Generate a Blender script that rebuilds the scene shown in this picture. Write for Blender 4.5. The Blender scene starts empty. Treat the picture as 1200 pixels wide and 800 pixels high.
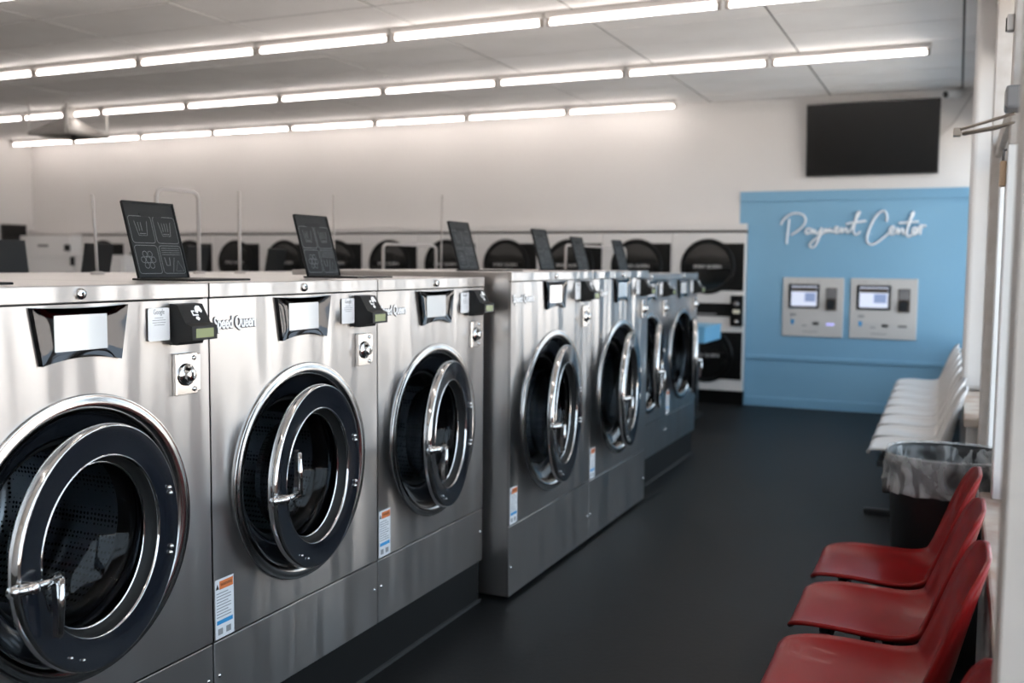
import bpy, bmesh, math, random
from mathutils import Vector, Matrix
random.seed(7)
R = math.radians
scene = bpy.context.scene
C = scene.collection

# ------------------------------------------------------------------ camera
F_PX, YAW, PITCH, ROLL, CAM_H = 1159.0, 0.422, 0.0783, 0.0086, 1.488
cam_data = bpy.data.cameras.new('camera')
cam = bpy.data.objects.new('camera', cam_data); C.objects.link(cam)
cam_data.sensor_fit = 'HORIZONTAL'; cam_data.sensor_width = 36.0
cam_data.lens = F_PX * 36.0 / 1200.0
fwd = Vector((-math.sin(YAW)*math.cos(PITCH), math.cos(YAW)*math.cos(PITCH), -math.sin(PITCH)))
rt0 = Vector((math.cos(YAW), math.sin(YAW), 0)); up0 = rt0.cross(fwd)
rt = rt0*math.cos(ROLL) + up0*math.sin(ROLL); up = up0*math.cos(ROLL) - rt0*math.sin(ROLL)
CAM = Vector((0, 0, CAM_H))
cam.matrix_world = Matrix(((rt.x, up.x, -fwd.x, 0), (rt.y, up.y, -fwd.y, 0), (rt.z, up.z, -fwd.z, CAM_H), (0, 0, 0, 1)))
cam_data.clip_start = 0.02; cam_data.clip_end = 400
cam_data.dof.use_dof = True; cam_data.dof.focus_distance = 2.65; cam_data.dof.aperture_fstop = 2.6
scene.camera = cam
def at(px, py, axis, val):
    """point where the sight line of photo pixel (px, py) meets the plane axis = val"""
    v = fwd + rt*((px-600)/F_PX) - up*((py-400)/F_PX)
    return CAM + v*((val-CAM[axis])/v[axis])

# ------------------------------------------------------------------ world, sky light, exposure
world = bpy.data.worlds.new('sky'); scene.world = world; world.use_nodes = True
bg = world.node_tree.nodes['Background']
bg.inputs['Color'].default_value = (0.70, 0.85, 1.0, 1); bg.inputs['Strength'].default_value = 3.0
sun_data = bpy.data.lights.new('sun', 'SUN'); sun_data.energy = 40.0; sun_data.color = (1.0, .90, .80); sun_data.angle = R(.6)
sun = bpy.data.objects.new('sun', sun_data); C.objects.link(sun); sun.rotation_euler = Vector((1.0, .25, -1.15)).to_track_quat('-Z', 'Y').to_euler()   # stands behind the building: the paving outside is sunlit, the room is not
scene.view_settings.view_transform = 'Standard'; scene.view_settings.look = 'None'
scene.view_settings.gamma = 1.0; scene.view_settings.use_curve_mapping = False
scene.view_settings.exposure = 0.25
TUBE_STRENGTH = 11.0

# ------------------------------------------------------------------ materials
def mat(name, base=(.5,.5,.5), rough=.5, metal=0.0, spec=.5, coat=0.0, emit=None, es=0.0, bump=None, vary=None, aniso=0.0, trans=0.0):
    m = bpy.data.materials.new(name); m.use_nodes = True
    nt = m.node_tree; p = nt.nodes['Principled BSDF']
    p.inputs['Base Color'].default_value = (*base, 1); p.inputs['Roughness'].default_value = rough
    p.inputs['Metallic'].default_value = metal; p.inputs['Specular IOR Level'].default_value = spec
    p.inputs['Coat Weight'].default_value = coat; p.inputs['Coat Roughness'].default_value = .05
    p.inputs['Anisotropic'].default_value = aniso
    p.inputs['Transmission Weight'].default_value = trans
    if emit: p.inputs['Emission Color'].default_value = (*emit, 1); p.inputs['Emission Strength'].default_value = es
    if bump or vary:
        tc = nt.nodes.new('ShaderNodeTexCoord')
    if vary:                                     # (scale, amount, other colour)
        n = nt.nodes.new('ShaderNodeTexNoise'); n.inputs['Scale'].default_value = vary[0]; n.inputs['Detail'].default_value = 5
        nt.links.new(tc.outputs['Object'], n.inputs['Vector'])
        cr = nt.nodes.new('ShaderNodeValToRGB'); cr.color_ramp.elements[0].position = .35; cr.color_ramp.elements[1].position = .75
        cr.color_ramp.elements[0].color = (*base, 1); cr.color_ramp.elements[1].color = (*vary[2], 1)
        nt.links.new(n.outputs['Fac'], cr.inputs['Fac']); nt.links.new(cr.outputs['Color'], p.inputs['Base Color'])
    if bump:                                     # (scale vector, strength, distance)
        mp = nt.nodes.new('ShaderNodeMapping'); mp.inputs['Scale'].default_value = bump[0]
        n = nt.nodes.new('ShaderNodeTexNoise'); n.inputs['Scale'].default_value = 1; n.inputs['Detail'].default_value = 4
        b = nt.nodes.new('ShaderNodeBump'); b.inputs['Strength'].default_value = bump[1]; b.inputs['Distance'].default_value = bump[2]
        nt.links.new(tc.outputs['Object'], mp.inputs['Vector']); nt.links.new(mp.outputs['Vector'], n.inputs['Vector'])
        nt.links.new(n.outputs['Fac'], b.inputs['Height']); nt.links.new(b.outputs['Normal'], p.inputs['Normal'])
    return m

def thin_glass(name, tint=(1,1,1), gloss=1.0, rough=.02, ior=1.5):
    m = bpy.data.materials.new(name); m.use_nodes = True; nt = m.node_tree
    nt.nodes.clear()
    out = nt.nodes.new('ShaderNodeOutputMaterial'); mx = nt.nodes.new('ShaderNodeMixShader')
    t = nt.nodes.new('ShaderNodeBsdfTransparent'); t.inputs['Color'].default_value = (*tint, 1)
    g = nt.nodes.new('ShaderNodeBsdfGlossy'); g.inputs['Roughness'].default_value = rough; g.inputs['Color'].default_value = (gloss, gloss, gloss, 1)
    lw = nt.nodes.new('ShaderNodeLayerWeight'); lw.inputs['Blend'].default_value = .5
    pw = nt.nodes.new('ShaderNodeMath'); pw.operation = 'POWER'; pw.inputs[1].default_value = 4.5; nt.links.new(lw.outputs['Facing'], pw.inputs[0])
    f = nt.nodes.new('ShaderNodeMapRange'); r0 = ((ior-1)/(ior+1))**2; f.inputs['To Min'].default_value = r0; f.inputs['To Max'].default_value = .95
    nt.links.new(pw.outputs[0], f.inputs['Value'])
    nt.links.new(f.outputs[0], mx.inputs[0]); nt.links.new(t.outputs[0], mx.inputs[1]); nt.links.new(g.outputs[0], mx.inputs[2])
    nt.links.new(mx.outputs[0], out.inputs['Surface'])
    return m

def perforated(name):
    m = mat(name, (.16,.17,.18), .3, 1.0)
    nt = m.node_tree; p = nt.nodes['Principled BSDF']
    tc = nt.nodes.new('ShaderNodeTexCoord'); v = nt.nodes.new('ShaderNodeTexVoronoi'); v.inputs['Scale'].default_value = 75; v.inputs['Randomness'].default_value = .15
    cr = nt.nodes.new('ShaderNodeValToRGB'); cr.color_ramp.elements[0].position = .30; cr.color_ramp.elements[1].position = .36
    cr.color_ramp.elements[0].color = (.008,.008,.009,1); cr.color_ramp.elements[1].color = (.42,.44,.46,1)
    nt.links.new(tc.outputs['Object'], v.inputs['Vector']); nt.links.new(v.outputs['Distance'], cr.inputs['Fac'])
    nt.links.new(cr.outputs['Color'], p.inputs['Base Color'])
    return m

def steel(name, base=(.485,.458,.442), rough=.29):
    """brushed stainless sheet: fine horizontal grain and slight oil-canning of the sheet"""
    m = bpy.data.materials.new(name); m.use_nodes = True; nt = m.node_tree; p = nt.nodes['Principled BSDF']
    p.inputs['Base Color'].default_value = (*base, 1); p.inputs['Metallic'].default_value = 1
    p.inputs['Anisotropic'].default_value = .86; p.inputs['Anisotropic Rotation'].default_value = .25
    tg = nt.nodes.new('ShaderNodeTangent'); tg.direction_type = 'RADIAL'; tg.axis = 'Z'
    nt.links.new(tg.outputs[0], p.inputs['Tangent'])
    tc = nt.nodes.new('ShaderNodeTexCoord')
    oi = nt.nodes.new('ShaderNodeObjectInfo')
    add = nt.nodes.new('ShaderNodeVectorMath'); add.operation = 'ADD'
    mul = nt.nodes.new('ShaderNodeVectorMath'); mul.operation = 'SCALE'; mul.inputs[0].default_value = (17, 31, 11)
    nt.links.new(oi.outputs['Random'], mul.inputs['Scale'])
    nt.links.new(tc.outputs['Object'], add.inputs[0]); nt.links.new(mul.outputs[0], add.inputs[1])
    def noise(sc, det=3):
        mp = nt.nodes.new('ShaderNodeMapping'); mp.inputs['Scale'].default_value = sc
        n = nt.nodes.new('ShaderNodeTexNoise'); n.inputs['Scale'].default_value = 1; n.inputs['Detail'].default_value = det
        nt.links.new(add.outputs[0], mp.inputs['Vector']); nt.links.new(mp.outputs['Vector'], n.inputs['Vector']); return n
    n2 = noise((1.5, 6.0, 1.0), 1)
    b2 = nt.nodes.new('ShaderNodeBump'); b2.inputs['Strength'].default_value = .95; b2.inputs['Distance'].default_value = .02
    nt.links.new(n2.outputs['Fac'], b2.inputs['Height'])
    nt.links.new(b2.outputs['Normal'], p.inputs['Normal'])
    p.inputs['Roughness'].default_value = rough
    return m

M = dict(
    steel=steel('brushed_steel'), steel_top=mat('steel_plain', (.62,.595,.58), .3, 1.0), chrome=mat('chrome', (.68,.67,.665), .07, 1.0), chrome_soft=mat('chrome_soft', (.50,.49,.485), .16, 1.0),
    black_gloss=mat('black_gloss', (.012,.014,.018), .12, 0, .6), door_black=mat('door_black_enamel', (.009,.011,.016), .13, 0, .8, .4),
    black_matte=mat('black_matte', (.008,.008,.008), .5, 0, .3), rubber=mat('rubber', (.010,.010,.010), .6, 0, .3),
    lid_black=mat('lid_plastic', (.010,.0105,.0105), .42, 0, .25, bump=((300,300,300), .15, .0005)), lid_line=mat('lid_engraving', (.16,.165,.17), .5),
    drum=perforated('drum_perforated'), bowl=thin_glass('door_bowl_glass', (.44,.47,.50), .5, .03, 1.4),
    display=mat('display_gloss', (.05,.05,.053), .05, 1.0, .5, 0), screen=mat('display_screen', (.60,.62,.64), .12, 0, .5, 1.0),
    card=mat('card_white', (.78,.78,.80), .4), ink=mat('ink_grey', (.28,.28,.29), .6), ink_orange=mat('ink_orange', (.72,.20,.06), .5), ink_blue=mat('ink_blue', (.04,.30,.62), .5),
    ink_black=mat('ink_black', (.02,.02,.02), .5), lcd=mat('lcd_green', (.16,.20,.07), .25), white_print=mat('print_white', (.85,.85,.86), .4),
    letter_edge=mat('letter_edge', (.07,.06,.07), .4),
    floor=mat('floor_dark', (.0052,.0056,.006), .48, 0, .2, vary=(1.3, 1, (.0085,.009,.0098)), bump=((40,40,40), .25, .002)),
    plinth=mat('plinth_black', (.008,.008,.008), .5, 0, .3), skirt=mat('skirt_grey', (.035,.035,.036), .6),
    wall=mat('wall_paint', (.72,.695,.68), .6, bump=((25,25,25), .08, .003), vary=(.8, 1, (.69,.665,.65))),
    ceiling=mat('ceiling_tile', (.88,.855,.84), .75, vary=(2.2, 1, (.82,.79,.77))), ceiling_gap=mat('ceiling_gap', (.07,.062,.055), .8),
    blue=mat('blue_paint', (.20,.405,.58), .45, vary=(1.2, 1, (.185,.385,.56))), blue_groove=mat('blue_paint_rail', (.185,.385,.56), .4),
    tube=mat('tube_glow', (1,1,1), .4, emit=(1,.92,.87), es=TUBE_STRENGTH), fixture=mat('fixture_white', (.62,.59,.57), .5), socket=mat('socket', (.35,.31,.28), .5),
    galv=mat('galvanised', (.30,.285,.27), .5, .3), rod=mat('rod_white', (.62,.60,.58), .5),
    tv=mat('tv_black', (.006,.006,.006), .18, 0, .4), tv_frame=mat('tv_frame', (.012,.012,.012), .35),
    neon=mat('neon_tube_off', (.80,.83,.87), .25, 0, .5, .5), kiosk=mat('kiosk_panel', (.52,.51,.50), .45), kiosk_screen=mat('kiosk_screen', (.5,.52,.6), .2, emit=(.62,.68,.85), es=.55),
    kiosk_tile=mat('kiosk_tile', (.22,.28,.45), .2, emit=(.30,.38,.62), es=.3), kiosk_light=mat('kiosk_light', (.4,.4,.7), .3, emit=(.45,.42,.95), es=.7), brown=mat('acceptor_brown', (.06,.045,.035), .4),
    dryer_white=mat('dryer_white', (.70,.68,.665), .4), dryer_black=mat('dryer_black', (.005,.005,.005), .35, 0, .2), dryer_glass=mat('dryer_glass', (.009,.009,.0085), .15, 0, .35),
    coin=mat('coin_pale', (.72,.68,.55), .4), blue_lam=mat('table_blue', (.16,.42,.64), .4), 
    red=mat('red_shell', (.195,.007,.007), .3, 0, .14, .10, vary=(6, 1, (.225,.008,.008))), white_shell=mat('white_shell', (.66,.63,.61), .35, 0, .5, .2), iron=mat('iron_black', (.012,.012,.013), .4),
    can=mat('can_black', (.008,.008,.009), .42), string=mat('string_white', (.75,.74,.72), .6),
    sill=mat('sill_concrete', (.52,.46,.40), .7, vary=(7, 1, (.33,.20,.14)), bump=((60,60,60), .3, .003)), knee=mat('knee_paint', (.60,.585,.575), .55, vary=(5, 1, (.53,.51,.49))),
    post=mat('post_paint', (.50,.465,.44), .5, vary=(9, 1, (.46,.425,.40))), door_white=mat('door_white', (.86,.86,.86), .4), trim=mat('trim_beige', (.60,.56,.53), .55, vary=(12, 1, (.50,.45,.41))),
    glass=thin_glass('window_glass', (.97,.98,.98), 1.0, .01, 1.45), grey_metal=mat('grey_metal', (.22,.22,.23), .4, .6), tan=mat('padlock_tan', (.58,.42,.28), .5), brass=mat('dull_arm', (.42,.37,.32), .4, .6),
    asphalt=mat('outside_paving', (.46,.43,.40), .85, vary=(.5, 1, (.40,.375,.35))), pipe=mat('pipe_beige', (.40,.365,.345), .5), cabinet=mat('cabinet_white', (.88,.87,.86), .4),
    bulk=mat('bulkhead_white', (.66,.64,.62), .4), cam_white=mat('camera_white', (.75,.74,.73), .4), cable=mat('cable_grey', (.42,.40,.39), .6),
)
def bag_material():
    m = bpy.data.materials.new('clear_bag'); m.use_nodes = True; nt = m.node_tree; nt.nodes.clear()
    out = nt.nodes.new('ShaderNodeOutputMaterial'); mx = nt.nodes.new('ShaderNodeMixShader')
    t = nt.nodes.new('ShaderNodeBsdfTransparent'); t.inputs['Color'].default_value = (.9,.9,.9,1)
    p = nt.nodes.new('ShaderNodeBsdfPrincipled'); p.inputs['Base Color'].default_value = (.62,.62,.62,1); p.inputs['Roughness'].default_value = .2
    tc = nt.nodes.new('ShaderNodeTexCoord'); mp = nt.nodes.new('ShaderNodeMapping'); mp.inputs['Scale'].default_value = (1,1,.5)
    n = nt.nodes.new('ShaderNodeTexNoise'); n.inputs['Scale'].default_value = 13; n.inputs['Detail'].default_value = 4; n.inputs['Distortion'].default_value = 1.2
    r = nt.nodes.new('ShaderNodeMapRange'); r.inputs['From Min'].default_value = .3; r.inputs['From Max'].default_value = .7; r.inputs['To Min'].default_value = .04; r.inputs['To Max'].default_value = .62
    b = nt.nodes.new('ShaderNodeBump'); b.inputs['Strength'].default_value = .9; b.inputs['Distance'].default_value = .02
    nt.links.new(tc.outputs['Object'], mp.inputs['Vector']); nt.links.new(mp.outputs['Vector'], n.inputs['Vector'])
    nt.links.new(n.outputs['Fac'], r.inputs['Value']); nt.links.new(n.outputs['Fac'], b.inputs['Height']); nt.links.new(b.outputs['Normal'], p.inputs['Normal'])
    nt.links.new(r.outputs['Result'], mx.inputs[0]); nt.links.new(t.outputs[0], mx.inputs[1]); nt.links.new(p.outputs[0], mx.inputs[2])
    nt.links.new(mx.outputs[0], out.inputs['Surface'])
    return m
M['bag'] = bag_material()

# ------------------------------------------------------------------ mesh helpers
class MB:
    """collects shapes that become ONE mesh object"""
    def __init__(s): s.v = []; s.f = []; s.sm = []
    def add(s, vs, fs, smooth=False):
        o = len(s.v); s.v += [tuple(v) for v in vs]; s.f += [tuple(i+o for i in f) for f in fs]; s.sm += [smooth]*len(fs); return s
    def box(s, x0, x1, y0, y1, z0, z1, bevel=0.0, seg=2):
        if bevel <= 0:
            vs = [(x, y, z) for x in (x0, x1) for y in (y0, y1) for z in (z0, z1)]
            return s.add(vs, [(0,1,3,2), (4,6,7,5), (0,4,5,1), (2,3,7,6), (0,2,6,4), (1,5,7,3)])
        bm = bmesh.new(); bmesh.ops.create_cube(bm, size=1)
        for v in bm.verts: v.co = Vector(((x0+x1)/2+v.co.x*(x1-x0), (y0+y1)/2+v.co.y*(y1-y0), (z0+z1)/2+v.co.z*(z1-z0)))
        bmesh.ops.bevel(bm, geom=list(bm.edges), offset=bevel, segments=seg, affect='EDGES', profile=.5)
        bm.verts.index_update()
        s.add([v.co[:] for v in bm.verts], [[v.index for v in f.verts] for f in bm.faces], False); bm.free(); return s
    def lathe(s, prof, c=(0,0,0), axis='x', seg=48, smooth=True):
        """profile of (offset along axis, radius)"""
        n = len(prof); vs = []
        for k in range(seg):
            a = 2*math.pi*k/seg; ca, sa = math.cos(a), math.sin(a)
            for (h, r) in prof:
                p = {'x': (h, r*ca, r*sa), 'y': (r*sa, h, r*ca), 'z': (r*ca, r*sa, h)}[axis]
                vs.append((p[0]+c[0], p[1]+c[1], p[2]+c[2]))
        fs = []
        for k in range(seg):
            k2 = (k+1) % seg
            for i in range(n-1):
                if prof[i][1] == 0 and prof[i+1][1] == 0: continue
                fs.append((k*n+i, k2*n+i, k2*n+i+1, k*n+i+1))
        return s.add(vs, fs, smooth)
    def tube(s, pts, r, seg=8, closed=False, cap=True):
        pts = [Vector(p) for p in pts]; n = len(pts); vs = []; prev = None
        for i, p in enumerate(pts):
            a = pts[i-1] if (i or closed) else p; b = pts[(i+1) % n] if (i < n-1 or closed) else p
            t = (b-a).normalized() if (b-a).length > 1e-9 else Vector((0,0,1))
            if prev is None: nrm = t.orthogonal().normalized()
            else:
                nrm = prev - t*prev.dot(t); nrm = nrm.normalized() if nrm.length > 1e-6 else t.orthogonal().normalized()
            prev = nrm; bn = t.cross(nrm); rr = r[i] if isinstance(r, (list, tuple)) else r
            for k in range(seg):
                an = 2*math.pi*k/seg; vs.append(p + (nrm*math.cos(an)+bn*math.sin(an))*rr)
        fs = []
        for i in range(n if closed else n-1):
            j = (i+1) % n
            for k in range(seg): fs.append((i*seg+k, i*seg+(k+1) % seg, j*seg+(k+1) % seg, j*seg+k))
        if cap and not closed: fs += [tuple(range(seg-1, -1, -1)), tuple((n-1)*seg+k for k in range(seg))]
        return s.add(vs, fs, True)
    def prism(s, poly, lo, hi, axis='y'):
        """polygon in the two other axes, extruded from lo to hi along axis"""
        n = len(poly)
        def p(a, b, h): return {'x': (h, a, b), 'y': (a, h, b), 'z': (a, b, h)}[axis]
        vs = [p(a, b, lo) for a, b in poly] + [p(a, b, hi) for a, b in poly]
        return s.add(vs, [tuple(range(n-1, -1, -1)), tuple(range(n, 2*n))] + [(i, (i+1) % n, n+(i+1) % n, n+i) for i in range(n)])
    def strip(s, pts, w, x, closed=False):
        """flat printed line in the y-z plane at x"""
        n = len(pts); vs = []; 
        for i, (y, z) in enumerate(pts):
            a = pts[i-1] if (i or closed) else pts[i]; b = pts[(i+1) % n] if (i < n-1 or closed) else pts[i]
            dy, dz = b[0]-a[0], b[1]-a[1]; l = math.hypot(dy, dz) or 1
            vs += [(x, y-dz/l*w, z+dy/l*w), (x, y+dz/l*w, z-dy/l*w)]
        return s.add(vs, [(2*i, 2*i+1, 2*((i+1) % n)+1, 2*((i+1) % n)) for i in range(n if closed else n-1)])
    def mesh(s, name, m):
        me = bpy.data.meshes.new(name); me.from_pydata(s.v, [], s.f); me.materials.append(m)
        me.polygons.foreach_set('use_smooth', s.sm); me.update()
        bm = bmesh.new(); bm.from_mesh(me); bmesh.ops.recalc_face_normals(bm, faces=bm.faces); bm.to_mesh(me); bm.free()
        return me
    def build(s, name, m, parent=None, loc=(0,0,0), rot=(0,0,0)):
        o = bpy.data.objects.new(name, s.mesh(name, m)); C.objects.link(o)
        o.parent = parent; o.location = loc; o.rotation_euler = rot; return o

def tag(o, label=None, cat=None, group=None, kind=None):
    if label: o['label'] = label
    if cat: o['category'] = cat
    if group: o['group'] = group
    if kind: o['kind'] = kind
    return o
def struct(o, label=None): return tag(o, label, None, None, 'structure')
def empty(name, loc=(0,0,0), rz=0):
    o = bpy.data.objects.new(name, None); C.objects.link(o); o.location = loc; o.rotation_euler = (0,0,rz); o.empty_display_size = .1; return o
CH = {}
def kids(o): return [c for c in bpy.data.objects if c.parent == o]
def copy_tree(o, parent=None):
    c = o.copy(); C.objects.link(c); c.parent = parent
    for ch in kids(o): copy_tree(ch, c)
    return c
def text_mb(s, size, extrude=.001, offset=0.0, spacing=1.0, shear=0.0, x=0.0, y0=0.0, z0=0.0, width=None, flip=False):
    """lettering laid on a +x facing panel (reads towards +y), or, with flip, on a -y facing wall (reads towards +x)"""
    cu = bpy.data.curves.new('lettering', 'FONT'); cu.body = s; cu.size = size; cu.extrude = extrude; cu.offset = offset
    cu.space_character = spacing; cu.shear = shear; cu.resolution_u = 3
    ob = bpy.data.objects.new('lettering', cu); C.objects.link(ob)
    dg = bpy.context.evaluated_depsgraph_get(); me = bpy.data.meshes.new_from_object(ob.evaluated_get(dg))
    bpy.data.objects.remove(ob); mb = MB()
    vs = [v.co.copy() for v in me.vertices]; k = 1.0
    if width and vs:
        k = width/(max(v.x for v in vs)-min(v.x for v in vs))
    x_0 = min(v.x for v in vs)
    if flip: mb.add([(y0+(v.x-x_0)*k, x-v.z, z0+v.y) for v in vs], [tuple(p.vertices) for p in me.polygons])
    else: mb.add([(x+v.z, y0+(v.x-x_0)*k, z0+v.y) for v in vs], [tuple(p.vertices) for p in me.polygons])
    bpy.data.meshes.remove(me); return mb
def ordinal(n): return ['first','second','third','fourth','fifth','sixth','seventh','eighth','ninth','tenth','eleventh','twelfth'][n]

# ------------------------------------------------------------------ the room
CEIL, YB, XL, YF, XR = 3.22, 10.65, -12.66, -2.8, 0.30
struct(MB().box(XL-.2, XR, YF-.2, YB+1.0, -.12, 0).build('floor', M['floor']))
ceil = struct(MB().box(XL-.2, XR+.1, YF-.2, YB+1.0, CEIL+.004, CEIL+.15).build('ceiling', M['ceiling_gap']))
# 2 x 4 ft lay-in tiles, joints read from the photograph
tile_cache = {}
xj = [-2.47+1.22*k for k in range(-9, 3)]; yj = [5.26+.612*k for k in range(-13, 10)]
xj = [XL] + [x for x in xj if XL+.05 < x < XR-.05] + [XR]; yj = [YF] + [y for y in yj if YF+.05 < y < YB-.05] + [YB]
for i in range(len(xj)-1):
    for j in range(len(yj)-1):
        w, d = round(xj[i+1]-xj[i], 3), round(yj[j+1]-yj[j], 3)
        if (w, d) not in tile_cache:
            tile_cache[(w, d)] = MB().box(-w/2+.008, w/2-.008, -d/2+.007, d/2-.007, 0, .012, 0, 1).mesh('ceiling_tile', M['ceiling'])
        o = bpy.data.objects.new('ceiling_tile', tile_cache[(w, d)]); C.objects.link(o); o.parent = ceil
        o.location = ((xj[i]+xj[i+1])/2, (yj[j]+yj[j+1])/2, CEIL + random.uniform(-.0015, .0015))
        o.rotation_euler = (random.uniform(-.0015,.0015), random.uniform(-.001,.001), 0)
wb = struct(MB().box(XL-.2, XR+.1, YB, YB+.12, 1.93, CEIL+.1).build('wall_back', M['wall']))
MB().box(XL, -2.05, YB-.09, YB+.02, 1.864, 1.932).build('bulkhead_ledge', M['wall'], wb)
MB().box(XL, -11.56, YB-.06, YB+.02, 0, 1.845).build('end_panel', M['wall'], wb)
struct(MB().box(XL-.15, XL, YF, YB+1.0, 0, CEIL+.05).build('wall_left', M['wall']))
struct(MB().box(XL, XR, YF-.15, YF, 0, CEIL+.05).build('wall_front', M['wall']))
struct(MB().box(XL, -2.0, YB+.9, YB+1.0, 0, CEIL).box(-2.03, -1.95, YB+.13, YB+.95, 0, CEIL).build('wall_light_block', M['ceiling_gap']))  # unseen near-black walls behind the dryers, shaped to keep sun out of the gap

# blue payment wall
bw = struct(MB().box(-2.046, XR, YB-.004, YB+.10, 0, 1.935).build('wall_payment', M['blue']))
MB().box(-2.136, XR, YB-.004, YB+.10, 1.935, 2.268).build('upper_panel', M['blue'], bw)
MB().box(-2.046, XR, YB-.02, YB, .50, .545, .006).build('chair_rail', M['blue_groove'], bw)
MB().box(-2.046, XR, YB-.018, YB, 0, .10, .005).build('baseboard', M['blue_groove'], bw)
MB().box(-2.136, XR, YB-.020, YB, 2.165, 2.268, .004).build('top_band', M['blue_groove'], bw)

# right hand shop front: knee walls, piers, windows, door
KX = .10
kn = struct(MB().box(KX+.012, .30, YF, 3.80, 0, .655).build('wall_right', M['knee']))
MB().box(KX, .33, YF, 3.83, .655, .70, .008).build('sill', M['sill'], kn)
kf = struct(MB().box(.075, .30, 5.72, YB, 0, .655).build('wall_right_far', M['knee']))
MB().box(.06, .33, 5.66, YB, .655, .70, .008).build('sill', M['sill'], kf)
hd = struct(MB().box(.16, .34, YF, YB, 2.82, CEIL+.05).build('wall_right_header', M['trim']))
struct(MB().box(.066, .30, 1.32, 1.50, 0, CEIL).build('trim_1', M['post']), 'beige painted pier at the right edge beside the red chairs')
def pier(name, x0, x1, y0, y1, z0, m, r=.03):
    return struct(MB().box(x0, x1, y0, y1, z0, CEIL, r, 3).build(name, m))
pier('trim_2', .048, .20, 6.95, 7.17, .70, M['wall'], .035)
struct(MB().box(.136, .30, 3.72, 3.86, 0, 1.90, .006, 2).build('trim_3', M['door_white']))
struct(MB().box(.140, .30, 3.72, 3.86, 1.90, CEIL, .006, 2).build('trim_5', M['trim']))
pier('trim_4', .13, .30, 5.58, 5.72, 0, M['trim'], .006)
for k, (y0, y1) in enumerate(((YF, 1.32), (1.50, 3.72), (5.72, 6.95), (7.17, 8.9), (8.9, YB))):
    w = struct(MB().box(.245, .251, y0+.03, y1-.03, .72, 2.80).build('window_%d' % (k+1), M['glass']))
    f = MB()
    for (a, b) in ((y0, y0+.045), (y1-.045, y1)): f.box(.20, .29, a, b, .70, 2.82)
    f.box(.20, .29, y0, y1, .70, .745); f.box(.20, .29, y0, y1, 2.775, 2.82); f.box(.205, .285, y0, y1, 2.08, 2.12)
    f.build('window_frame', M['door_white'], w)
# glazed door with closer
dr = struct(MB().box(.225, .231, 3.98, 5.46, .25, 1.95).build('door_1', M['glass']))
for a, b, c, d in ((3.88, 3.99, .01, 2.03), (5.45, 5.56, .01, 2.03)): MB().box(.17, .235, a, b, c, d, .006).build('door_stile', M['door_white'], dr)
MB().box(.17, .235, 3.99, 5.45, .01, .26, .006).build('bottom_rail', M['door_white'], dr)
MB().box(.17, .235, 3.99, 5.45, 1.93, 2.03, .006).build('top_rail', M['door_white'], dr)
MB().box(.15, .25, 3.86, 5.58, 2.04, 2.12, .004).build('door_header', M['trim'], dr)
MB().box(.235, .241, 3.90, 5.54, 2.12, 2.82).build('transom_glass', M['glass'], dr)
ca = Vector((.178, 3.80, 1.985)); tip = Vector((-.021, 3.92, 1.977))
MB().box(.118, .170, 3.60, 3.72, 2.00, 2.075, .008).build('closer_body', M['grey_metal'], dr)
MB().tube([tip, (.150, 3.66, 1.992)], .0055, 6).build('closer_arm', M['brass'], dr)
MB().tube([tip+Vector((.02, 0, -.012)), (.10, 3.80, 1.966), (.150, 3.70, 1.968)], [.008, .008, .004], 6).build('closer_arm', M['brass'], dr)
MB().box(-.035, -.008, 3.90, 3.94, 1.955, 1.985, .004).build('closer_knuckle', M['brass'], dr)
pl = tag(empty('padlock', (.126, 3.79, 1.765)), 'tan padlock hanging beside the white door frame near the pier', 'padlock')
MB().box(-.010, .010, -.026, .026, 0, .085, .004).build('lock_body', M['tan'], pl)
MB().tube([(0, -.016, .085), (0, -.016, .11), (0, -.008, .122), (0, .008, .122), (0, .016, .11), (0, .016, .085)], .004, 8).build('shackle', M['grey_metal'], pl)
MB().tube([(0, 0, .122), (.018, 0, .126)], .004, 6).build('hasp', M['grey_metal'], pl)
sn = tag(empty('door_sensor', (.140, 3.78, 2.28)), 'small white sensor box high on the right window frame', 'sensor')
MB().box(-.022, .0, -.022, .022, 0, .055, .005).build('sensor_case', M['cam_white'], sn)
MB().box(-.026, -.021, .006, .020, .004, .048).build('sensor_lens', M['black_matte'], sn)
# outside
struct(MB().box(.30, 90, -70, 90, -.16, -.10).build('ground_outside', M['asphalt']))

# ------------------------------------------------------------------ tube lights
def make_light():
    t = empty('tube_light')
    MB().box(-.612, .612, -.030, .030, -.042, 0, .006, 1).build('housing', M['fixture'], t)
    MB().tube([(-.575, 0, -.071), (.575, 0, -.071)], .0155, 12).build('tube', M['tube'], t)
    for sx in (-1, 1):
        MB().box(sx*.590-.012, sx*.590+.012, -.016, .016, -.092, -.04, .003, 1).build('lamp_holder', M['socket'], t)
    return t
light0 = make_light(); used = [False]
for (Y, xend, n, rowname) in ((10.303, -2.7455, 8, 'farthest row, along the back wall'), (8.435, -.246, 10, 'second row from the back wall'),
                              (6.471, -.2067, 10, 'third row from the back wall'), (4.55, -.90, 9, 'row nearest the camera'), (2.65, -.6, 9, 'unseen row over the nearest washers'), (.75, -.6, 9, 'unseen row over the camera')):  # last two rows are out of view, added for their light
    for k in range(n):
        o = light0 if not used[0] else copy_tree(light0); used[0] = True
        o.location = (xend-.617-1.235*k, Y, CEIL)
        if rowname:
            tag(o, 'bare tube ceiling light, %s, %s from its right end' % (rowname, ordinal(k)), 'ceiling light', 'tube lights on the ceiling')
        else:
            tag(o, 'bare tube ceiling light above the near end of the room, out of the picture', 'ceiling light', 'tube lights over the near end')

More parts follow.
